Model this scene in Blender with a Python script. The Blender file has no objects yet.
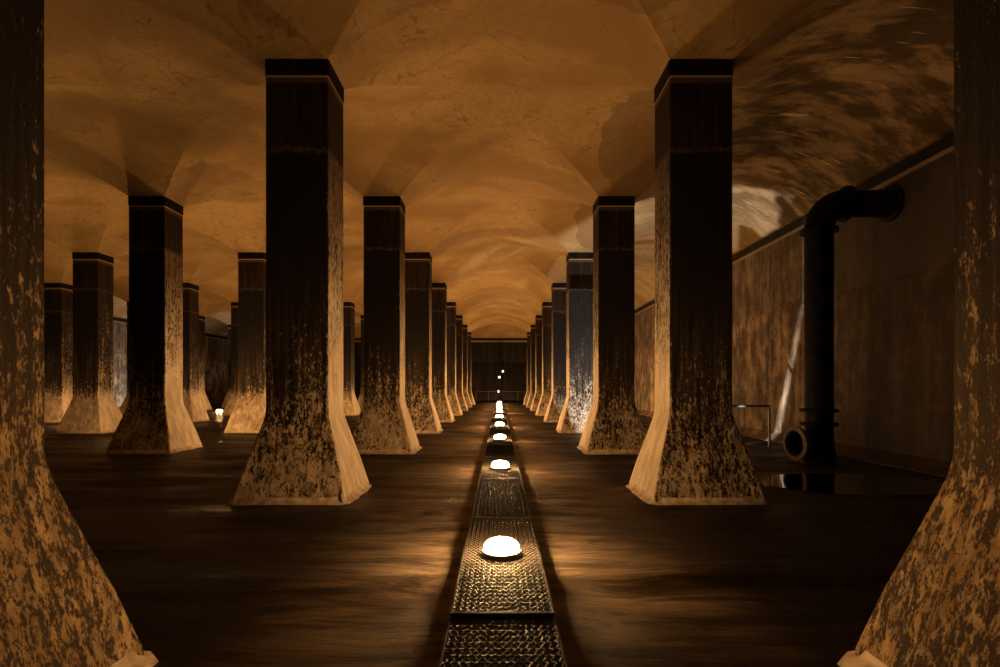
import bpy, bmesh, math, random
from mathutils import Vector, Matrix, noise

random.seed(7)
SC = bpy.context.scene
COL = SC.collection
PI = math.pi

# ------------------------------------------------------------------ camera
EYE = 1.445
cd = bpy.data.cameras.new('camera')
cam = bpy.data.objects.new('camera', cd)
COL.objects.link(cam)
cam.location = (0, 0, EYE)
cam.rotation_euler = (PI / 2, 0, 0)
cd.sensor_width = 36.0
cd.lens = 20.0
cd.shift_x = 0.0009
cd.shift_y = 0.0525
cd.clip_start = 0.02
cd.clip_end = 200
SC.camera = cam

# ------------------------------------------------------------------ world, exposure
w = bpy.data.worlds.new('world')
SC.world = w
w.use_nodes = True
w.node_tree.nodes['Background'].inputs[0].default_value = (0, 0, 0, 1)
w.node_tree.nodes['Background'].inputs[1].default_value = 0.0
vs = SC.view_settings
SC.display_settings.display_device = 'sRGB'
vs.view_transform = 'Standard'
vs.look = 'None'
vs.gamma = 1.0
vs.use_curve_mapping = False
vs.exposure = 0.0
SC.cycles.max_bounces = 8
SC.cycles.diffuse_bounces = 5
SC.cycles.sample_clamp_indirect = 4.0

ORANGE = (1.0, 0.53, 0.19)
WHITE = (0.96, 0.92, 0.90)
LAMP_L = 560.0          # radiance of the amber floor lamps
LAMP_FAR = 1.55         # the lamps further down burn brighter

# ------------------------------------------------------------------ plan of the hall
S = 5.175                # column spacing across
P = 5.13                 # column spacing along
Y0 = 2.33                # centre of the first row
HX, HY = 0.40, 0.36      # half sizes of a pillar shaft
SPRING = 5.62
RISE = 0.73
DOME = 0.14              # each bay swells a little above its arches
X_RIGHT, X_LEFT = 7.5, -23.3
Y_END = Y0 + 9 * P - 0.1
Y_BACK = -8.0
def colx(c): return (c + 0.5) * S if c < 0 else (c - 0.5) * S   # c = -1 left of the walk, +1 right of it
def rowy(k): return Y0 + k * P

# ------------------------------------------------------------------ helpers
def link(o, parent=None):
    COL.objects.link(o)
    if parent is not None:
        o.parent = parent
    return o

def tag(o, label=None, cat=None, group=None, kind=None):
    if label: o['label'] = label
    if cat: o['category'] = cat
    if group: o['group'] = group
    if kind: o['kind'] = kind
    return o

def empty(name, loc=(0, 0, 0), rotz=0.0):
    o = bpy.data.objects.new(name, None)
    o.location = loc
    o.rotation_euler = (0, 0, rotz)
    o.empty_display_size = 0.2
    return link(o)

class MB:
    """collects vertices and faces of one mesh"""
    def __init__(self):
        self.v, self.f = [], []
    def add(self, vs_, fs_):
        n = len(self.v)
        self.v += [tuple(p) for p in vs_]
        self.f += [tuple(i + n for i in f) for f in fs_]
        return self
    def box(self, x0, x1, y0, y1, z0, z1):
        vs_ = [(x0, y0, z0), (x1, y0, z0), (x1, y1, z0), (x0, y1, z0),
               (x0, y0, z1), (x1, y0, z1), (x1, y1, z1), (x0, y1, z1)]
        return self.add(vs_, [(3, 2, 1, 0), (4, 5, 6, 7), (0, 1, 5, 4), (1, 2, 6, 5), (2, 3, 7, 6), (3, 0, 4, 7)])
    def loft(self, rings, cap=True, closed=False):
        m = len(rings[0])
        vs_ = [p for r in rings for p in r]
        fs_ = []
        R = len(rings)
        for a in range(R if closed else R - 1):
            b = (a + 1) % R
            for i in range(m):
                j = (i + 1) % m
                fs_.append((a * m + i, a * m + j, b * m + j, b * m + i))
        if cap and not closed:
            fs_.append(tuple(range(m - 1, -1, -1)))
            fs_.append(tuple((R - 1) * m + i for i in range(m)))
        return self.add(vs_, fs_)
    def tube(self, pts, r, n=16, cap=True):
        pts = [Vector(p) for p in pts]
        rs = r if isinstance(r, (list, tuple)) else [r] * len(pts)
        rings = []
        up = None
        for i, p in enumerate(pts):
            if i == 0: d = pts[1] - p
            elif i == len(pts) - 1: d = p - pts[i - 1]
            else: d = (pts[i + 1] - p).normalized() + (p - pts[i - 1]).normalized()
            d.normalize()
            if up is None:
                up = Vector((0, 0, 1)) if abs(d.z) < 0.9 else Vector((0, 1, 0))
            a = d.cross(up).normalized()
            b = a.cross(d).normalized()
            up = b
            rings.append([p + (a * math.cos(t) + b * math.sin(t)) * rs[i]
                          for t in [2 * PI * q / n for q in range(n)]])
        return self.loft(rings, cap)
    def lathe(self, prof, n=28, origin=(0, 0, 0), axis=(0, 0, 1)):
        q = Vector((0, 0, 1)).rotation_difference(Vector(axis).normalized())
        o = Vector(origin)
        rings = [[o + q @ Vector((r * math.cos(2 * PI * i / n), r * math.sin(2 * PI * i / n), z)) for i in range(n)]
                 for r, z in prof]
        return self.loft(rings, True)
    def build(self, name, mat, parent=None, sharp=None):
        me = bpy.data.meshes.new(name)
        me.from_pydata(self.v, [], self.f)
        bm = bmesh.new()
        bm.from_mesh(me)
        bmesh.ops.recalc_face_normals(bm, faces=bm.faces)
        bm.to_mesh(me)
        bm.free()
        if mat: me.materials.append(mat)
        if sharp is not None:
            me.shade_smooth()
            me.set_sharp_from_angle(angle=math.radians(sharp))
        return link(bpy.data.objects.new(name, me), parent)

def copy_tree(o, parent=None):
    c = o.copy()
    COL.objects.link(c)
    if parent is not None: c.parent = parent
    for ch in list(o.children):
        copy_tree(ch, c)
    return c

# ------------------------------------------------------------------ node helpers
class NT:
    def __init__(self, name):
        self.m = bpy.data.materials.new(name)
        self.m.use_nodes = True
        self.t = self.m.node_tree
        self.n = self.t.nodes
        self.bsdf = self.n['Principled BSDF']
        self.tc = self.n.new('ShaderNodeTexCoord')
        self.inf = self.n.new('ShaderNodeObjectInfo')
    def lk(self, a, b): self.t.links.new(a, b)
    def val(self, sock, v):
        if hasattr(v, 'is_linked') or isinstance(v, bpy.types.NodeSocket): self.lk(v, sock)
        else: sock.default_value = v
    def math(self, op, a, b=0.0, c=None, clamp=False):
        n = self.n.new('ShaderNodeMath'); n.operation = op; n.use_clamp = clamp
        self.val(n.inputs[0], a); self.val(n.inputs[1], b)
        if c is not None: self.val(n.inputs[2], c)
        return n.outputs[0]
    def vmap(self, vec, scale=(1, 1, 1), loc=(0, 0, 0), rot=(0, 0, 0)):
        n = self.n.new('ShaderNodeMapping')
        self.lk(vec, n.inputs['Vector'])
        n.inputs['Scale'].default_value = scale
        n.inputs['Location'].default_value = loc
        n.inputs['Rotation'].default_value = rot
        return n.outputs[0]
    def vadd(self, a, b):
        n = self.n.new('ShaderNodeVectorMath'); n.operation = 'ADD'
        self.lk(a, n.inputs[0]); self.lk(b, n.inputs[1])
        return n.outputs[0]
    def rnd_offset(self, vec, amt=50.0):
        n = self.n.new('ShaderNodeVectorMath'); n.operation = 'SCALE'
        self.lk(self.inf.outputs['Location'], n.inputs[0]); n.inputs['Scale'].default_value = 1.37
        return self.vadd(vec, n.outputs[0])
    def noise(self, vec, scale=5.0, detail=4.0, rough=0.55, dist=0.0, lac=2.0):
        n = self.n.new('ShaderNodeTexNoise')
        self.lk(vec, n.inputs['Vector'])
        n.inputs['Scale'].default_value = scale
        n.inputs['Detail'].default_value = detail
        n.inputs['Roughness'].default_value = rough
        n.inputs['Lacunarity'].default_value = lac
        n.inputs['Distortion'].default_value = dist
        return n.outputs['Fac']
    def voro(self, vec, scale=5.0, feature='F1', out='Distance', rand=1.0):
        n = self.n.new('ShaderNodeTexVoronoi'); n.feature = feature
        self.lk(vec, n.inputs['Vector']); n.inputs['Scale'].default_value = scale
        n.inputs['Randomness'].default_value = rand
        return n.outputs[out]
    def ss(self, x, a, b, lo=0.0, hi=1.0):
        n = self.n.new('ShaderNodeMapRange'); n.interpolation_type = 'SMOOTHSTEP'
        self.val(n.inputs['Value'], x)
        n.inputs['From Min'].default_value = a; n.inputs['From Max'].default_value = b
        n.inputs['To Min'].default_value = lo; n.inputs['To Max'].default_value = hi
        return n.outputs[0]
    def mix(self, f, a, b, blend='MIX'):
        n = self.n.new('ShaderNodeMix'); n.data_type = 'RGBA'; n.blend_type = blend
        self.val(n.inputs['Factor'], f)
        for s, v in ((n.inputs['A'], a), (n.inputs['B'], b)) if False else ((n.inputs[6], a), (n.inputs[7], b)):
            if isinstance(v, bpy.types.NodeSocket): self.lk(v, s)
            else: s.default_value = (*v, 1) if len(v) == 3 else v
        return n.outputs[2]
    def sep(self, vec):
        n = self.n.new('ShaderNodeSeparateXYZ'); self.lk(vec, n.inputs[0])
        return n.outputs
    def finish(self, col, rough=0.8, bump=None, strength=0.5, dist=0.01, spec=0.3, metal=0.0):
        self.val(self.bsdf.inputs['Base Color'], col if isinstance(col, bpy.types.NodeSocket) else (*col, 1))
        self.val(self.bsdf.inputs['Roughness'], rough)
        self.val(self.bsdf.inputs['Metallic'], metal)
        self.bsdf.inputs['Specular IOR Level'].default_value = spec
        if bump is not None:
            b = self.n.new('ShaderNodeBump')
            b.inputs['Strength'].default_value = strength
            b.inputs['Distance'].default_value = dist
            self.lk(bump, b.inputs['Height'])
            self.lk(b.outputs[0], self.bsdf.inputs['Normal'])
        return self.m

# ------------------------------------------------------------------ materials
def mat_pillar(name, fg, fb, side_amt, t0, t1, z1, soft, bare=0.0, ochre=False):
    t = NT(name)
    p = t.rnd_offset(t.tc.outputs['Object'])
    z = t.sep(t.tc.outputs['Object'])[2]
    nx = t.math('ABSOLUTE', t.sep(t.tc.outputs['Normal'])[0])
    side = t.ss(nx, 0.6, 0.85)                    # faces along the aisles painted lighter, for the lamp light they catch
    wn = t.n.new('ShaderNodeTexWhiteNoise'); t.lk(t.inf.outputs['Location'], wn.inputs[0])
    rnd = wn.outputs[0]                           # one value for the whole pillar
    grain = t.noise(t.vmap(p, (1, 1, 0.50)), fg, 5, 0.65)
    blot = t.noise(t.vmap(p, (1, 1, 0.40)), fb, 5, 0.62, 0.35)
    streak = t.noise(t.vmap(p, (9, 9, 0.45)), 1.8, 4, 0.6)
    big = t.noise(t.vmap(p, (1, 1, 0.7)), 2.6, 3, 0.5)
    k = t.math('ADD', t.math('MULTIPLY', grain, 0.42), t.math('MULTIPLY', blot, 0.62))
    k = t.math('ADD', k, t.math('MULTIPLY', streak, 0.34))
    k = t.math('ADD', k, t.math('MULTIPLY', big, 0.22))       # about 0.8 on average
    thr = t.ss(z, 0.1, z1, t0, t1)
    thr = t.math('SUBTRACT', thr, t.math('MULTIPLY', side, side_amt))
    if bare: thr = t.math('SUBTRACT', thr, t.math('MULTIPLY', t.ss(z, 1.6, 0.7), bare))
    thr = t.math('ADD', thr, t.math('MULTIPLY', t.math('SUBTRACT', rnd, 0.5), 0.05))
    d = t.math('SUBTRACT', k, thr)
    light = t.ss(d, -soft, soft)
    tone = t.noise(t.vmap(p, (1, 1, 0.5)), 7.0, 6, 0.65)
    lightc = t.mix(t.ss(tone, 0.35, 0.7), (0.34, 0.25, 0.16), (0.66, 0.53, 0.38))
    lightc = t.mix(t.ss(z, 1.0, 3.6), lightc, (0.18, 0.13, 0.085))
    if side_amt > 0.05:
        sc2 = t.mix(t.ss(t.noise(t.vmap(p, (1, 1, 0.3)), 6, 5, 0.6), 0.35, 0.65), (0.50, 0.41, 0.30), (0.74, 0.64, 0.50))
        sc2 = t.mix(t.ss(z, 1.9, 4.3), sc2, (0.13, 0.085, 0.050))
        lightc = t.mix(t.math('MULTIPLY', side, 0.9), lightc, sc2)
    if ochre: lightc = t.mix(1.0, lightc, (1.0, 0.90, 0.66), 'MULTIPLY')
    rust = t.ss(t.noise(p, 4.2, 4, 0.6), 0.60, 0.72)
    lightc = t.mix(t.math('MULTIPLY', rust, 0.35), lightc, (0.33, 0.15, 0.05))
    darkc = t.mix(t.ss(streak, 0.35, 0.7), (0.012, 0.009, 0.008), (0.052, 0.037, 0.026))
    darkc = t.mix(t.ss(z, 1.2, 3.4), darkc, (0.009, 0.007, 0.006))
    if ochre: darkc = t.mix(t.ss(z, 2.3, 0.9, 0.0, 0.42), darkc, (0.10, 0.066, 0.034))
    c = t.mix(light, darkc, lightc)
    # tide marks: black coat below the high-water line, brown above it
    zz = t.math('ADD', z, t.math('MULTIPLY', t.math('SUBTRACT', t.noise(t.vmap(p, (1, 1, 0.2)), 7, 3), 0.5), 0.16))
    up = t.ss(zz, 4.44, 4.48)
    upc = t.mix(t.ss(streak, 0.4, 0.65), (0.010, 0.006, 0.004), (0.026, 0.015, 0.009))
    c = t.mix(up, c, upc)
    tide = t.math('MULTIPLY', t.ss(zz, 4.41, 4.45), t.ss(zz, 4.52, 4.47))
    c = t.mix(t.math('MULTIPLY', tide, t.ss(grain, 0.45, 0.6)), c, (0.10, 0.065, 0.04))
    # pale mortar line under the capital
    line = t.math('MULTIPLY', t.ss(z, 5.385, 5.393), t.ss(z, 5.425, 5.42))
    c = t.mix(line, c, (0.36, 0.25, 0.14))
    line2 = t.math('MULTIPLY', t.ss(z, 5.31, 5.32), t.ss(z, 5.385, 5.38))
    c = t.mix(t.math('MULTIPLY', line2, 0.5), c, (0.12, 0.072, 0.04))
    drip = t.math('MULTIPLY', t.ss(t.noise(t.vmap(p, (14, 14, 0.35)), 1.1, 2), 0.70, 0.76), t.ss(z, 4.6, 5.4))
    c = t.mix(t.math('MULTIPLY', drip, 0.4), c, (0.15, 0.11, 0.075))
    h = t.math('ADD', t.math('MULTIPLY', light, 0.5), t.math('MULTIPLY', grain, 0.9))
    return t.finish(c, t.ss(light, 0, 1, 0.7, 0.85), h, 0.8, 0.014, 0.12)

def mat_capital():
    t = NT('blackened_capital_concrete')
    p = t.rnd_offset(t.tc.outputs['Object'])
    n = t.noise(t.vmap(p, (5, 5, 0.6)), 2.0, 4)
    c = t.mix(t.ss(n, 0.4, 0.7), (0.005, 0.004, 0.003), (0.014, 0.009, 0.006))
    return t.finish(c, 0.8, t.noise(p, 22, 5), 0.5, 0.012, 0.08)

def mat_fillet():
    t = NT('mortar_fillet')
    p = t.rnd_offset(t.tc.outputs['Object'])
    c = t.mix(t.ss(t.noise(p, 9, 5), 0.35, 0.65), (0.38, 0.29, 0.195), (0.64, 0.53, 0.40))
    return t.finish(c, 0.85, t.noise(p, 30, 4), 0.4, 0.008, 0.2)

def mat_vault():
    t = NT('vault_render')
    p = t.tc.outputs['Object']
    big = t.noise(p, 0.42, 4, 0.55, 0.6)
    mid = t.noise(p, 1.7, 6, 0.62, 0.3)
    fine = t.noise(p, 11, 6, 0.65)
    c = t.mix(t.ss(big, 0.36, 0.62), (0.205, 0.124, 0.046), (0.315, 0.210, 0.090))
    c = t.mix(t.math('MULTIPLY', t.ss(mid, 0.42, 0.68), 0.35), c, (0.22, 0.132, 0.052))
    c = t.mix(t.math('MULTIPLY', t.ss(fine, 0.44, 0.64), 0.5), c, (0.20, 0.125, 0.055))
    # islands where the coat has come off, with ragged edges
    isl = t.ss(t.noise(t.vmap(p, (1, 1, 1), (13, 5, 0)), 0.21, 7, 0.54, 0.2), 0.60, 0.606)
    c = t.mix(t.math('MULTIPLY', isl, 0.30), c, (0.155, 0.085, 0.035))
    # darker bands along the arch lines, painting in their relief shading
    ya = t.math('ADD', t.math('DIVIDE', t.math('ADD', t.sep(p)[1], -Y0 + 40 * P), P), t.math('MULTIPLY', t.math('SUBTRACT', mid, 0.5), 0.22))
    fr = t.math('ABSOLUTE', t.math('SUBTRACT', t.math('FRACT', t.math('ADD', ya, 0.5)), 0.5))
    band = t.math('MULTIPLY', t.ss(fr, 0.12, 0.06), t.ss(big, 0.40, 0.52, 0.35, 1.0))
    c = t.mix(t.math('MULTIPLY', band, 0.38), c, (0.13, 0.078, 0.034))
    # bare patches beside the arch springings and over the near bay
    px_, py_, pz_ = t.sep(p)
    rag = t.math('MULTIPLY', t.math('SUBTRACT', t.noise(p, 1.6, 7, 0.62), 0.5), 1.5)
    def patch(cx, cy, rx, ry):
        a = t.math('POWER', t.math('ABSOLUTE', t.math('DIVIDE', t.math('SUBTRACT', px_, cx), rx)), 2.0)
        b = t.math('POWER', t.math('ABSOLUTE', t.math('DIVIDE', t.math('SUBTRACT', py_, cy), ry)), 2.0)
        return t.ss(t.math('ADD', t.math('ADD', a, b), rag), 1.0, 0.94)
    for (cx, cy, rx, ry, k) in ((2.85, 10.5, 0.85, 2.0, 0.55), (2.95, 15.6, 0.75, 1.8, 0.5), (-1.5, 6.2, 1.7, 0.9, 0.4), (1.2, 6.0, 1.3, 0.8, 0.4),
                                (-8.4, 9.6, 1.6, 1.1, 0.35), (-6.6, 13.4, 0.9, 1.7, 0.4)):
        c = t.mix(t.math('MULTIPLY', patch(cx, cy, rx, ry), k), c, (0.10, 0.058, 0.024))
    rid = t.noise(p, 1.15, 3, 0.6, 0.8)
    crack = t.math('MULTIPLY', t.ss(t.math('ABSOLUTE', t.math('SUBTRACT', rid, 0.5)), 0.010, 0.003), t.ss(big, 0.45, 0.55))
    c = t.mix(t.math('MULTIPLY', crack, 0.5), c, (0.09, 0.05, 0.022))
    # brush and board marks running across the hall
    brush = t.noise(t.vmap(p, (0.5, 4.5, 1.0), rot=(0, 0, 0.25)), 1.6, 6, 0.7)
    c = t.mix(t.math('MULTIPLY', t.ss(brush, 0.56, 0.72), 0.30), c, (0.18, 0.115, 0.07))
    spot = t.ss(t.noise(t.vmap(p, (0.6, 1.6, 1)), 3.2, 5, 0.6), 0.68, 0.72)
    c = t.mix(t.math('MULTIPLY', spot, 0.6), c, (0.10, 0.065, 0.04))
    # darker, scratched bay along the right wall; floodlit stretch painted lighter
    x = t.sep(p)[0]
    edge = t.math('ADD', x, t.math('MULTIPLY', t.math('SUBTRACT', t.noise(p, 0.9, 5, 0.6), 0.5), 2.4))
    bay_tone = t.math('MULTIPLY', t.ss(edge, 3.0, 4.6), t.ss(t.math('ADD', t.sep(p)[1], t.math('MULTIPLY', t.math('SUBTRACT', mid, 0.5), 4.0)), 16.5, 12.0, 0.35, 1.0))
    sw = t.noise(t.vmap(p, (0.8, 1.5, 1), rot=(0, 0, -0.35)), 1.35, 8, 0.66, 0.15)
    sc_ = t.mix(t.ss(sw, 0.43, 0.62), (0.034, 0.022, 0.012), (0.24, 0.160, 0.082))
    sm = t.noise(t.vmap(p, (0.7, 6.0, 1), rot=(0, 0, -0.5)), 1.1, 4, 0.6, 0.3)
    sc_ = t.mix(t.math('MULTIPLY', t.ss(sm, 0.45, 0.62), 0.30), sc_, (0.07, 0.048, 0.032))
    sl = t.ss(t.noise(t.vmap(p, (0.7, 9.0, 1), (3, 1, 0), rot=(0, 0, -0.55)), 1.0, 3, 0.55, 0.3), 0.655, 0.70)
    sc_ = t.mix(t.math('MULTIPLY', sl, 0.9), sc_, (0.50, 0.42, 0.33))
    c = t.mix(t.math('MULTIPLY', bay_tone, 0.9), c, sc_)
    h = t.math('ADD', t.math('MULTIPLY', mid, 0.6), t.math('MULTIPLY', fine, 0.35))
    return t.finish(c, 0.85, h, 0.55, 0.035, 0.2)

def mat_wall():
    t = NT('stained_tank_wall')
    p = t.tc.outputs['Object']
    z = t.sep(p)[2]
    st = t.noise(t.vmap(p, (2.4, 2.4, 0.22)), 1.5, 6, 0.65, 0.2)
    bl = t.noise(p, 0.9, 5, 0.6)
    fn = t.noise(t.vmap(p, (1, 1, 0.6)), 14, 5, 0.65)
    bt = t.noise(t.vmap(p, (1, 1, 0.7)), 2.3, 7, 0.66, 0.3)
    mixd = t.math('ADD', t.math('MULTIPLY', st, 0.45), t.math('MULTIPLY', bt, 0.55))
    c = t.mix(t.ss(mixd, 0.42, 0.60), (0.07, 0.047, 0.030), (0.40, 0.285, 0.18))
    drip = t.ss(t.noise(t.vmap(p, (7, 7, 0.16)), 1.0, 3, 0.5), 0.62, 0.70)
    c = t.mix(t.math('MULTIPLY', drip, 0.5), c, (0.06, 0.042, 0.029))
    c = t.mix(t.math('MULTIPLY', t.ss(bl, 0.45, 0.65), 0.6), c, (0.060, 0.043, 0.032))
    c = t.mix(t.math('MULTIPLY', t.ss(fn, 0.55, 0.70), 0.35), c, (0.36, 0.27, 0.18))
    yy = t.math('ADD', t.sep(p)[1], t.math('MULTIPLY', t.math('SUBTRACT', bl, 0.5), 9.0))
    c = t.mix(t.ss(yy, 14.5, 11.5, 0.0, 0.88), c, (0.030, 0.021, 0.015))    # near stretch painted darker, standing in for shadow
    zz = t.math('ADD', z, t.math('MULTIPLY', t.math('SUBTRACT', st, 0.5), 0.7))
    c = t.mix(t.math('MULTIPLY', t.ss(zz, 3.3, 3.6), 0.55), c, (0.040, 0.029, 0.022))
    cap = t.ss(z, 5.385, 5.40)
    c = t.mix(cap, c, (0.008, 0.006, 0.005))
    line = t.math('MULTIPLY', t.ss(z, 5.33, 5.34), t.ss(z, 5.41, 5.40))
    c = t.mix(t.math('MULTIPLY', line, 0.8), c, (0.26, 0.185, 0.11))
    return t.finish(c, 0.75, t.math('ADD', fn, st), 0.4, 0.02, 0.25)

def mat_endwall():
    t = NT('black_coated_end_wall')
    p = t.tc.outputs['Object']
    z = t.sep(p)[2]
    st = t.noise(t.vmap(p, (2.4, 2.4, 0.3)), 1.2, 5, 0.6)
    c = t.mix(t.ss(st, 0.4, 0.7), (0.005, 0.004, 0.003), (0.016, 0.011, 0.008))
    line = t.math('MULTIPLY', t.ss(z, 5.25, 5.28), t.ss(z, 5.42, 5.40))
    c = t.mix(line, c, (0.20, 0.14, 0.085))
    return t.finish(c, 0.5, st, 0.3, 0.02, 0.12)

def mat_floor():
    t = NT('damp_silty_floor')
    p = t.tc.outputs['Object']
    lanes = t.noise(t.vmap(p, (0.55, 2.5, 1)), 1.7, 9, 0.70, 0.9)
    big = t.noise(t.vmap(p, (0.5, 1, 1)), 0.5, 4, 0.55)
    fn = t.noise(t.vmap(p, (0.5, 2.2, 1)), 16, 6, 0.7, 0.6)
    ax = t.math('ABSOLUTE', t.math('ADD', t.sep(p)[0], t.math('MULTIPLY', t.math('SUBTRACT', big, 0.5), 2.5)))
    lamp_pool = t.ss(ax, 1.9, 0.7)                     # lamp pools painted in: floor lighter beside the walkway, damp and dark further out
    outer_c = t.mix(t.ss(lanes, 0.38, 0.66), (0.009, 0.0055, 0.003), (0.036, 0.023, 0.013))
    pool_c = t.mix(t.ss(lanes, 0.36, 0.66), (0.070, 0.047, 0.029), (0.40, 0.30, 0.20))
    c = t.mix(lamp_pool, outer_c, pool_c)
    c = t.mix(t.math('MULTIPLY', t.ss(big, 0.42, 0.62), 0.5), c, (0.035, 0.023, 0.015))
    wet = t.ss(t.noise(t.vmap(p, (0.35, 1.3, 1)), 0.9, 5, 0.6), 0.42, 0.60)
    r = t.math('ADD', t.math('MULTIPLY', wet, 0.28), t.math('MULTIPLY', fn, 0.25))
    r = t.math('ADD', r, 0.24)
    h = t.math('ADD', t.math('MULTIPLY', lanes, 1.0), t.math('MULTIPLY', fn, 0.95))
    return t.finish(c, r, h, 0.85, 0.025, 0.16)

def plain(name, col, rough=0.5, metal=0.0, sc=20, amt=0.35, spec=0.4, bump=0.2):
    t = NT(name)
    p = t.tc.outputs['Object']
    n = t.noise(p, sc, 5, 0.6)
    c = t.mix(t.ss(n, 0.35, 0.7), tuple(v * (1 - amt) for v in col), tuple(v * (1 + amt) for v in col))
    return t.finish(c, t.ss(n, 0.3, 0.7, rough * 0.8, min(1, rough * 1.2)), n, bump, 0.004, spec, metal)

def glow(name, col, strength):
    m = bpy.data.materials.new(name)
    m.use_nodes = True
    b = m.node_tree.nodes['Principled BSDF']
    b.inputs['Base Color'].default_value = (0.8, 0.8, 0.8, 1)
    b.inputs['Emission Color'].default_value = (*col, 1)
    b.inputs['Emission Strength'].default_value = strength
    return m

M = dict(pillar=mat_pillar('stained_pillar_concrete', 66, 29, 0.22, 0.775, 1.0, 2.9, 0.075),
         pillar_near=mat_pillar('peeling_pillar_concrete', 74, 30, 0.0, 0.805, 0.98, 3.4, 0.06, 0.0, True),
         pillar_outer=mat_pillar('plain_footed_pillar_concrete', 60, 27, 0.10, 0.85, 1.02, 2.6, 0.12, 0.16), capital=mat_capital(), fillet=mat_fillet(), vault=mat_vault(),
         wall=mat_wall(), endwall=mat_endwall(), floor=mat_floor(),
         steel=plain('galvanised_grating_steel', (0.034, 0.029, 0.025), 0.68, 0.2, 40, 0.4, 0.3),
         tray=plain('grating_tray_silt', (0.020, 0.016, 0.013), 0.8, 0.0, 10, 0.4),
         iron=plain('black_cast_iron_pipe', (0.009, 0.007, 0.006), 0.6, 0.0, 6, 0.6, 0.12),
         ironedge=plain('worn_flange_face', (0.13, 0.095, 0.065), 0.6, 0.1, 12, 0.4),
         tubing=plain('dull_steel_tube', (0.22, 0.20, 0.19), 0.4, 0.7, 12, 0.3),
         housing=plain('lamp_housing', (0.03, 0.03, 0.03), 0.5, 0.3, 20, 0.3),
         amber=glow('amber_lamp_lens', ORANGE, LAMP_L),
         amber_far=glow('amber_lamp_lens_bright', ORANGE, LAMP_L * LAMP_FAR),
         white=glow('white_flood_lens', WHITE, 40.0),
         small=glow('small_bulb', (1.0, 0.86, 0.70), 3.0))
def mat_water():
    t = NT('still_dark_water')
    n = t.noise(t.tc.outputs['Object'], 3.0, 2)
    return t.finish((0.010, 0.007, 0.005), 0.03, n, 0.03, 0.01, 0.5)
M['water'] = mat_water()

# ------------------------------------------------------------------ the vaulted ceiling
def seg(tt):
    """height of a segmental arch, tt from 0 to 1 across its span"""
    c = 2.2
    R = (c * c + RISE * RISE) / (2 * RISE)
    d = (tt - 0.5) * 2 * c
    return math.sqrt(R * R - d * d) - (R - RISE)

NB = 24
def axis(lo_c, count, pitch, half):
    """samples: (coordinate, normalised height, bay index, t) along one axis, bays between support lines"""
    out = []
    for b in range(count):
        a0 = lo_c + b * pitch + half
        a1 = lo_c + (b + 1) * pitch - half
        out.append((lo_c + b * pitch - half, 0.0, b, 0.0)) if b == 0 else None
        for i in range(NB + 1):
            q = i / NB
            out.append((a0 + (a1 - a0) * q, seg(q), b, q))
    out.append((lo_c + count * pitch + half, 0.0, count - 1, 1.0))
    return out

xs = axis(-4.5 * S, 6, S, HX)
ys = axis(rowy(-2), 11, P, HY)
verts, faces = [], []
for (y, hy, by, ty) in ys:
    for (x, hx, bx, tx) in xs:
        wallside = (bx == 5 and tx > 0.5) or (bx == 0 and tx < 0.5)
        endside = (by == 10 and ty > 0.5)
        if endside and wallside: h = min(hx, hy)
        elif endside: h = hy
        elif wallside: h = hx
        else: h = max(hx, hy)
        wob = 0.018 * noise.noise(Vector((x * 0.9, y * 0.9, 3.1))) + 0.010 * noise.noise(Vector((x * 2.7, y * 2.7, 8.1)))
        verts.append((x, y, SPRING + h + DOME * math.sin(PI * tx) * math.sin(PI * ty) + (wob if h > 0.02 else 0)))
W = len(xs)
for j in range(len(ys) - 1):
    for i in range(W - 1):
        a, b, c_, d_ = j * W + i, j * W + i + 1, (j + 1) * W + i + 1, (j + 1) * W + i
        # cut every square along the groin it lies on
        same = (xs[i][3] < 0.5) == (ys[j][3] < 0.5)
        if same: faces += [(a, c_, b), (a, d_, c_)]
        else: faces += [(a, d_, b), (b, d_, c_)]
mb = MB(); mb.v, mb.f = verts, faces
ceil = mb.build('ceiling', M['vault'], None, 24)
ceil['kind'] = 'structure'
md = ceil.modifiers.new('thickness', 'SOLIDIFY')
md.thickness = 0.25
md.offset = 1.0 if ceil.data.polygons[0].normal.z > 0 else -1.0

# ------------------------------------------------------------------ floor
fx = [X_LEFT - 0.5 + i * 0.55 for i in range(int((X_RIGHT - X_LEFT + 1.0) / 0.55) + 2)]
fy = []
y = Y_BACK
while y < Y_END + 0.6:
    fy.append(y)
    y += 0.085 if y < 22 else 0.22
verts, faces = [], []
for y in fy:
    for x in fx:
        z = 0.020 * noise.noise(Vector((x * 0.22, y * 1.5, 0.7))) + 0.010 * noise.noise(Vector((x * 0.5, y * 3.6, 5.7)))
        z *= min(1.0, max(0.0, math.hypot((x - 5.35) / 1.55, (y - 8.25) / 0.98) - 1.0) * 1.2)   # level under the puddle
        z -= 0.006
        step = 4.18 + 0.05 * noise.noise(Vector((x * 0.6, 2, 1)))
        if x > 0.45 and y < step: z -= 0.030
        if x < -0.45 and y < 3.9 + 0.1 * noise.noise(Vector((x * 0.6, 7, 1))): z -= 0.020
        verts.append((x, y, z))
W = len(fx)
for j in range(len(fy) - 1):
    for i in range(W - 1):
        faces.append((j * W + i, j * W + i + 1, (j + 1) * W + i + 1, (j + 1) * W + i))
mb = MB(); mb.v, mb.f = verts, faces
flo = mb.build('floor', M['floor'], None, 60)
flo['kind'] = 'structure'

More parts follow.
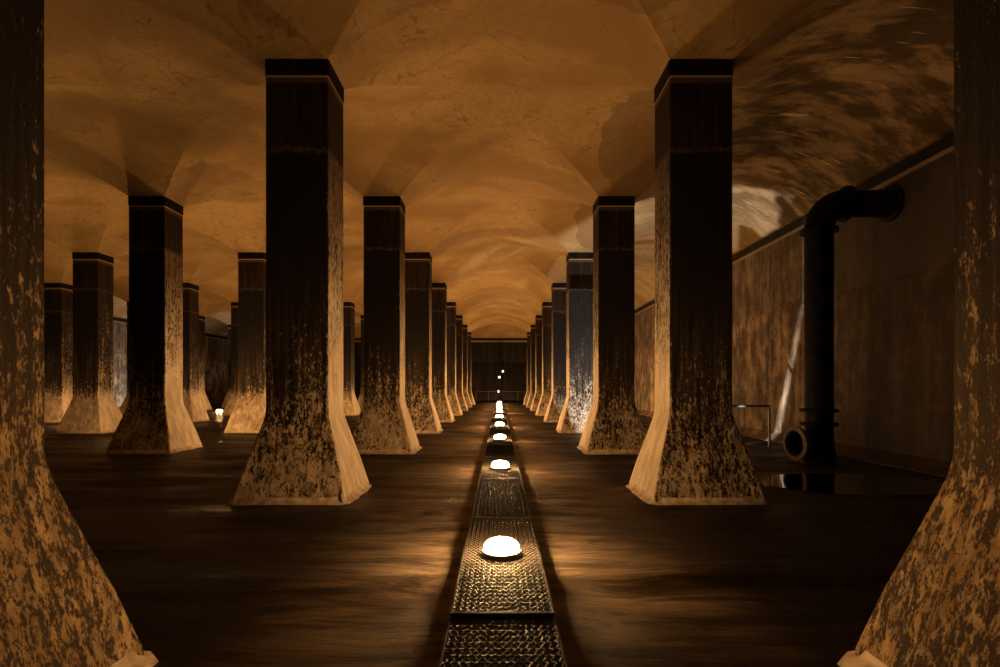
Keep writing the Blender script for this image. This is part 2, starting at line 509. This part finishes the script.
# ------------------------------------------------------------------ walls
def wall_profile():
    # (distance into the hall from the face, height)
    return [(0.42, -0.10), (0.42, 0.02), (0.30, 0.06), (0.06, 0.20), (0.05, 0.28), (0.045, 3.44), (0.03, 3.47), (0.0, 3.475),
            (0.0, 5.395), (0.035, 5.405), (0.035, 5.64), (-0.35, 5.64), (-0.35, -0.10)]
def wall(name, mat, place, a, b):
    m = MB()
    n = 40
    rings = [[place(d, z, a + (b - a) * i / n) for d, z in wall_profile()] for i in range(n + 1)]
    m.loft(rings)
    o = m.build(name, mat, None, 35)
    o['kind'] = 'structure'
    return o
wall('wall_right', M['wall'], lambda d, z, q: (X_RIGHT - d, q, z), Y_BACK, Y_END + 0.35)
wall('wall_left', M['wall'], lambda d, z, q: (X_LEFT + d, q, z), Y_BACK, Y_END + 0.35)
wall('wall_end', M['endwall'], lambda d, z, q: (q, Y_END - d, z), X_LEFT - 0.3, X_RIGHT + 0.3)

# ------------------------------------------------------------------ pillars
def rrect(hx, hy, z, ch=0.018):
    c = min(ch, hx * 0.4)
    return [(hx - c, -hy, z), (hx, -hy + c, z), (hx, hy - c, z), (hx - c, hy, z),
            (-hx + c, hy, z), (-hx, hy - c, z), (-hx, -hy + c, z), (-hx + c, -hy, z)]

def make_pillar(mat):
    root = empty('pillar')
    kink, top = 1.07, 0.30
    m = MB()
    zs = [kink + 0.10 + i * (5.42 - kink - 0.10) / 8 for i in range(9)]
    m.loft([rrect(HX, HY, z) for z in zs])
    m.build('shaft', mat, root)
    m = MB()
    prof = [(0.305, -0.06), (0.288, 0.06), (0.20, 0.40), (0.10, 0.73), (0.025, 0.99), (0.008, 1.08), (0.0, 1.17)]
    m.loft([rrect(HX + e, HY + e, z, 0.022) for e, z in prof])
    m.build('base', mat, root, 40)
    m = MB()
    prof = [(0.385, -0.06), (0.362, -0.012), (0.330, 0.008), (0.305, 0.030), (0.294, 0.052), (0.287, 0.074)]
    m.loft([rrect(HX + e, HY + e, z, 0.09) for e, z in prof])
    m.build('mortar_fillet', M['fillet'], root, 60)
    m = MB()
    r0 = []
    for z, e in ((5.415, 0.004), (5.425, 0.008), (5.60, 0.008), (5.6195, 0.010)):
        r0.append(rrect(HX + e, HY + e, z))
    m.loft(r0)
    m.build('capital', M['capital'], root)
    return root

ORD = ['nearest', 'second', 'third', 'fourth', 'fifth', 'sixth', 'seventh', 'eighth', 'ninth']
LINES = {-1: ('in the line along the left edge of the walkway', 0), 1: ('in the line along the right edge of the walkway', 0),
         -2: ('in the second line left of the walkway', 2), -3: ('in the third line left of the walkway', 3),
         -4: ('in the fourth line left of the walkway', 4)}
SPECIAL = {(-1, 0): 'mottled concrete pillar with flared foot cut by the left edge of the picture',
           (1, 0): 'mottled concrete pillar with flared foot cut by the right edge of the picture',
           (-1, 1): 'tall black-topped pillar, nearest whole one left of the walkway, speckled flared foot',
           (1, 1): 'tall black-topped pillar, nearest whole one right of the walkway, speckled flared foot',
           (1, 3): 'pillar right of the walkway whose front is lit cold white',
           (-2, 2): 'dark pillar left of the nearest whole left pillar, bright right side of foot',
           (-3, 3): 'pillar at far left with broad amber-lit front on its flared foot',
           (-4, 4): 'black unlit pillar just beside the left edge pillar'}
protos = {}
for c in (-1, 1, -2, -3, -4):
    words, first = LINES[c]
    for k in range(first, 9):
        key = 'pillar_near' if k == 0 else ('pillar' if abs(c) == 1 or (c, k) == (-2, 2) else 'pillar_outer')  # one second-line pillar takes the darker coat, painting in its unlit front
        if key not in protos:
            protos[key] = make_pillar(M[key]); o = protos[key]
        else:
            o = copy_tree(protos[key])
        o.location = (colx(c), rowy(k), 0)
        lab = SPECIAL.get((c, k)) or f'{ORD[k - first]} concrete pillar from the front {words}'
        tag(o, lab, 'pillar', 'concrete pillars carrying the vaults', 'thing')

# ------------------------------------------------------------------ walkway gratings
GZ = 0.05
def make_grating(name, wx, ly, rows, cols):
    root = empty(name)
    hw = wx / 2
    m = MB()                                    # expanded metal: zigzag strands meeting in diamonds
    bay = wx - 0.026
    px = bay / cols
    py = (ly - 0.05) / rows
    for r in range(rows + 1):
        y0 = 0.025 + r * py
        sgn = 1 if r % 2 else -1
        rings = []
        for i in range(cols * 2 + 1):
            x = -bay / 2 + i * px / 2
            up = (i % 2 == 0)
            yy = y0 + sgn * (py * 0.46 if up else -py * 0.46)
            yy = min(max(yy, 0.018), ly - 0.018)
            zt = GZ - (0.000 if up else 0.008)
            rings.append([(x, yy - 0.0045, zt - 0.012), (x, yy + 0.0045, zt - 0.012),
                          (x, yy + 0.0055, zt - 0.001), (x, yy - 0.0025, zt)])
        m.loft(rings)
    m.build('mesh_panel', M['steel'], root)
    for s in (-1, 1):
        m = MB()
        x0, x1 = sorted((s * hw, s * (hw - 0.012)))
        m.box(x0, x1, 0.004, ly - 0.004, -0.05, GZ - 0.004)
        m.build('side_rail', M['steel'], root)
    for yy in (0.002, ly - 0.014):
        m = MB()
        m.box(-hw + 0.013, hw - 0.013, yy, yy + 0.012, -0.02, GZ - 0.004)
        m.build('end_bar', M['steel'], root)
    m = MB()
    m.box(-hw + 0.013, hw - 0.013, 0.015, ly - 0.015, -0.05, 0.024)
    m.build('tray', M['tray'], root)
    return root

PLEN = 2.5
gp = None
y = 0.92 - PLEN
n = 0
NTH = ['', 'nearest', 'second', 'third', 'fourth', 'fifth', 'sixth', 'seventh', 'eighth', 'ninth', 'tenth', 'eleventh',
       'twelfth', 'thirteenth', 'fourteenth', 'fifteenth', 'sixteenth', 'seventeenth', 'eighteenth', 'nineteenth', 'twentieth']
while y + PLEN < Y_END - 0.3:
    if gp is None:
        gp = make_grating('walkway_grating', 0.645, PLEN - 0.006, 67, 15); o = gp
    else:
        o = copy_tree(gp)
    o.location = (0.02, y, -0.012 if n < 2 else 0)
    if n == 0: lab = 'walkway grating panel lying right under the viewer'
    elif n == 1: lab = 'dark steel walkway grating panel cut by the bottom edge of the picture'
    elif n == 2: lab = 'steel walkway grating panel carrying the nearest glowing floor lamp'
    else: lab = f'{NTH[n]} steel grating panel from the bottom edge along the walkway'
    tag(o, lab, 'grating', 'grating panels of the central walkway', 'thing')
    y += PLEN
    n += 1
g0 = None
for s in (-1, 1):
    if g0 is None: g0 = make_grating('drain_grating', 0.80, 0.30, 7, 15); o = g0
    else: o = copy_tree(g0)
    o.location = (0.02 + s * 0.76, 15.35, -0.045)
    tag(o, 'low drain grating beside the walkway, %s of the third glowing lamp' % ('left' if s < 0 else 'right'), 'grating',
        'cross drain gratings', 'thing')

# ------------------------------------------------------------------ amber lamps
def make_lamp(lens='amber'):
    root = empty('floor_lamp')
    m = MB(); m.lathe([(0.165, 0.0), (0.165, 0.020), (0.158, 0.034), (0.148, 0.038), (0.1395, 0.038)], 28)
    m.build('housing', M['housing'], root, 40)
    m = MB()
    m.lathe([(0.138, 0.0385), (0.144, 0.058), (0.142, 0.078), (0.130, 0.098), (0.108, 0.115), (0.076, 0.128), (0.038, 0.135), (0.004, 0.136)], 28)
    m.build('lens', M[lens], root, 60)
    m = MB()
    for a in range(6):
        t = a * PI / 3
        m.box(0.156 * math.cos(t) - 0.006, 0.156 * math.cos(t) + 0.006, 0.156 * math.sin(t) - 0.006, 0.156 * math.sin(t) + 0.006, 0.030, 0.040)
    m.build('rim_screws', M['tubing'], root)
    return root
LP = [(0.02, yy) for yy in (4.60, 9.36, 14.45, 19.3, 24.4, 29.5, 34.6, 39.8, 44.9)]
lamp0 = None
for i, (x, y) in enumerate(LP):
    if i in (0, 3): lamp0 = o = make_lamp('amber' if i == 0 else 'amber_far')
    else: o = copy_tree(lamp0)
    o.location = (x, y, GZ)
    tag(o, ('nearest' if i == 0 else NTH[i + 1]) + ' glowing round lamp along the central walkway', 'lamp', 'amber floor lamps', 'thing')
SIDE = [(-5.2, 15.1, 'hidden behind the nearest whole left pillar'), (-9.6, 14.9, 'hidden behind the dark second-line pillar'),
        (-5.2, 25.6, 'behind the left pillars in the aisle left of the walkway'), (-10.4, 25.6, 'between pillars of the second and third lines at left'),
        (-15.6, 31.0, 'glowing low in the gap right of the dark second-line pillar'), (-5.2, 38.0, 'far down the aisle left of the walkway'),
        (-15.6, 20.4, 'behind the amber-lit pillar foot at far left'), (-10.4, 41.0, 'far down the second aisle left of the walkway'),
        (5.2, 25.6, 'behind the white-lit pillar in the right aisle'), (5.2, 38.0, 'far down the right aisle')]
for (x, y, wds) in SIDE:
    o = copy_tree(lamp0)
    o.location = (x, y, -0.005)
    tag(o, 'round amber floor lamp ' + wds, 'lamp', 'amber floor lamps', 'thing')

# ------------------------------------------------------------------ white floodlights
def make_flood(loc, yaw, elev, energy, cone, label, add_plate):
    root = empty('floodlight', loc)
    tag(root, label, 'floodlight', 'white floodlights', 'thing')
    hz = 0.22
    def T(v):      # lamp frame (x right, y forward, z up) to root frame
        return Matrix.Rotation(yaw, 3, 'Z') @ (Matrix.Rotation(elev, 3, 'X') @ Vector(v)) + Vector((0, 0, hz))
    m = MB()
    fr = [(-0.11, -0.01, -0.075), (0.11, -0.01, -0.075), (0.11, -0.01, 0.075), (-0.11, -0.01, 0.075)]
    bk = [(-0.08, -0.09, -0.05), (0.08, -0.09, -0.05), (0.08, -0.09, 0.05), (-0.08, -0.09, 0.05)]
    m.loft([[T(v) for v in bk], [T(v) for v in fr]])
    m.build('housing', M['housing'], root)
    m = MB()
    ln = [(-0.095, -0.009, -0.06), (0.095, -0.009, -0.06), (0.095, -0.009, 0.06), (-0.095, -0.009, 0.06)]
    m.loft([[T(v) for v in ln], [T((a, 0.002, c)) for a, b, c in ln]])
    m.build('lens', M['white'], root)
    m = MB()
    m.tube([T((-0.125, -0.05, 0)), (T((-0.125, -0.05, 0)).x, T((-0.125, -0.05, 0)).y, 0.02),
            (T((0.125, -0.05, 0)).x, T((0.125, -0.05, 0)).y, 0.02), T((0.125, -0.05, 0))], 0.010, 8)
    m.build('bracket', M['tubing'], root)
    m = MB(); m.box(-0.14, 0.14, -0.13, 0.03, -0.03, 0.012)
    m.build('foot_plate', M['housing'], root)
    if add_plate:
        m = MB()
        # added light-shaping plate: slot, two leaves, ragged top (y forward, z from lamp height)
        a = [(-0.06, -0.21), (0.104, -0.21), (0.104, -0.006), (0.0565, 0.125), (0.0565, 0.25), (0.050, 0.262), (-0.06, 0.262)]
        b = [(0.114, -0.21), (0.62, -0.21), (0.62, 0.21), (0.26, 0.212), (0.235, 0.265), (0.215, 0.215), (0.195, 0.220), (0.175, 0.285),
             (0.150, 0.255), (0.135, 0.210), (0.112, 0.218), (0.098, 0.213), (0.092, 0.235), (0.076, 0.250), (0.074, 0.290), (0.058, 0.295), (0.061, 0.130), (0.116, -0.006)]
        for poly in (a, b):
            m.loft([[(0.120, q, hz + r) for q, r in poly], [(0.123, q, hz + r) for q, r in poly]])
        m.build('shadow_plate', M['housing'], root)
    ld = bpy.data.lights.new('flood_beam', 'SPOT')
    ld.energy = energy
    ld.color = WHITE
    ld.spot_size = cone
    ld.spot_blend = 0.12
    ld.shadow_soft_size = 0.004
    lo = link(bpy.data.objects.new('flood_beam', ld), root)
    lo.location = T((0, 0.012, 0))
    lo.rotation_euler = (Matrix.Rotation(yaw, 3, 'Z') @ Matrix.Rotation(elev + PI / 2, 3, 'X')).to_euler()
    return root
make_flood((4.42, 12.35, -0.005), math.radians(-28), math.radians(20), 2300, math.radians(112),
           'white floodlight with an added shadow plate behind the nearest whole right pillar', True)
make_flood((-19.4, 33.2, -0.005), math.radians(60), math.radians(48), 700, math.radians(115),
           'white floodlight behind the dark second-line pillar, aimed at the left wall', False)

# ------------------------------------------------------------------ cast-iron pipe on the right wall
def flange(m, c, ax, R, t, r_in=0.0):
    m.lathe([(R * 0.99, -t / 2), (R, -t / 2 + 0.005), (R, t / 2 - 0.005), (R * 0.99, t / 2)], 28, c, ax)
pr = empty('drop_pipe', (6.10, 10.60, 0))
tag(pr, 'thick black iron drop pipe bending out of the right wall down to the floor', 'pipe', None, 'thing')
RP = 0.25
m = MB(); m.tube([(0, 0, 0.62), (0, 0, 4.42)], RP, 28); m.build('vertical_pipe', M['iron'], pr, 40)
m = MB()
m.tube([(0.5 - 0.5 * math.cos(t), 0, 4.42 + 0.5 * math.sin(t)) for t in [i * PI / 2 / 12 for i in range(13)]], RP + 0.012, 28)
m.build('elbow', M['iron'], pr, 40)
m = MB(); m.tube([(0.5, 0, 4.92), (1.55, 0, 4.92)], RP, 28); m.build('horizontal_pipe', M['iron'], pr, 40)
for (c, ax) in (((0, 0, 4.40), (0, 0, 1)), ((0.50, 0, 4.92), (1, 0, 0)), ((1.36, 0, 4.92), (1, 0, 0)), ((0, 0, 0.98), (0, 0, 1)), ((0, 0, 0.72), (0, 0, 1))):
    m = MB(); flange(m, c, ax, RP + 0.085, 0.06)
    f = m.build('flange', M['iron'], pr, 40)
m = MB()
m.lathe([(0.33, -0.04), (0.30, 0.0), (RP + 0.01, 0.30), (RP, 0.64)], 28)
m.build('pipe_foot', M['iron'], pr, 40)
ax = Vector((-0.985, -0.17, 0)).normalized()
o0 = Vector((0, 0, 0.36))
m = MB()
q = Vector((0, 0, 1)).rotation_difference(ax)
def ring(r, d): return [o0 + q @ Vector((r * math.cos(2 * PI * i / 28), r * math.sin(2 * PI * i / 28), d)) for i in range(28)]
m.loft([ring(0.20, 0.10), ring(0.20, 0.46), ring(0.31, 0.46), ring(0.325, 0.470), ring(0.325, 0.52)], False)
m.loft([ring(0.20, 0.10), ring(0.205, 0.20)], True)
sb = m.build('outlet_branch', M['iron'], pr, 40)
m = MB()
m.loft([ring(0.245, 0.36), ring(0.245, 0.530), ring(0.30, 0.530), ring(0.328, 0.518), ring(0.328, 0.47)], False)
m.build('open_flange', M['ironedge'], sb, 40)
sb.children[0]['label'] = 'worn pale rim of the open pipe end'

# ------------------------------------------------------------------ railings
def railing(name, loc, label, x0, x1, h, posts, r=0.024, mid=False, mat='tubing'):
    root = empty(name, loc)
    tag(root, label, 'railing', None, 'thing')
    for xp in posts:
        m = MB(); m.tube([(xp, 0, -0.04), (xp, 0, h - r)], r, 10); m.build('post', M[mat], root, 40)
        m = MB(); m.lathe([(0.06, -0.035), (0.06, 0.006), (0.045, 0.010), (r + 0.002, 0.012)], 14, (xp, 0, 0)); m.build('post_foot', M[mat], root, 40)
    m = MB(); m.tube([(x0, 0, h), (x1, 0, h)], r, 10); m.build('handrail', M[mat], root, 40)
    if mid:
        m = MB(); m.tube([(x0, 0, h * 0.55), (x1, 0, h * 0.55)], r * 0.8, 10); m.build('middle_rail', M[mat], root, 40)
    return root
railing('railing', (0, 13.2, 0), 'thin steel railing ending beside the open pipe flange', 3.9, 6.42, 0.97, (4.0, 6.42), 0.03)
railing('railing', (0, Y_END - 1.1, 0), 'distant railing in front of the black end wall', -2.0, 2.2, 0.98, (-1.95, -0.9, 1.6, 2.15), 0.03, False, 'housing')
rl = railing('railing', (-21.6, 33.2, 0), 'railing beside the white-lit wall at far left', -0.7, 0.5, 1.08, (-0.6, 0.0, 0.4), 0.03)

# ------------------------------------------------------------------ pipe with small bulbs on the end wall
ep = empty('riser_pipe', (0.12, Y_END - 0.70, 0))
tag(ep, 'slim dark riser pipe with three small lamps before the black end wall', 'pipe', None, 'thing')
m = MB(); m.tube([(0, 0, -0.04), (0, 0, 4.2)], 0.11, 18); m.build('riser', M['iron'], ep, 40)
for z in (0.3, 1.6, 3.2, 4.2):
    m = MB(); flange(m, (0, 0, z), (0, 0, 1), 0.19, 0.07); m.build('flange', M['iron'], ep, 40)
for i, (x, z, r) in enumerate(((0.20, 2.70, 0.10), (-0.10, 2.20, 0.12), (-0.16, 0.98, 0.11))):
    m = MB(); m.lathe([(r * 0.9, 0.0), (r, 0.02), (r, 0.05), (r * 0.8, 0.055)], 18, (x, -0.12, z), (0, -1, 0))
    m.tube([(x, -0.13, z), (0, -0.06, z)], 0.02, 8)
    b = m.build('bulkhead_lamp', M['housing'], ep, 40)
    m = MB(); m.lathe([(r * 0.78, 0.0), (r * 0.7, 0.05), (r * 0.4, 0.085), (0.004, 0.095)], 18, (x, -0.175, z), (0, -1, 0)); m.build('lens', M['small'], b, 50)

# ------------------------------------------------------------------ puddle
m = MB()
pts = []
for i in range(48):
    t = 2 * PI * i / 48
    r = 1 + 0.16 * noise.noise(Vector((math.cos(t) * 1.6, math.sin(t) * 1.6, 4.0)))
    pts.append((5.35 + 1.55 * r * math.cos(t), 8.25 + 0.98 * r * math.sin(t)))
m.loft([[(x, y, -0.03) for x, y in pts], [(x, y, 0.004) for x, y in pts]])
pd = m.build('puddle', M['water'])
tag(pd, 'still black puddle on the floor right of the nearest whole right pillar', 'puddle', None, 'thing')
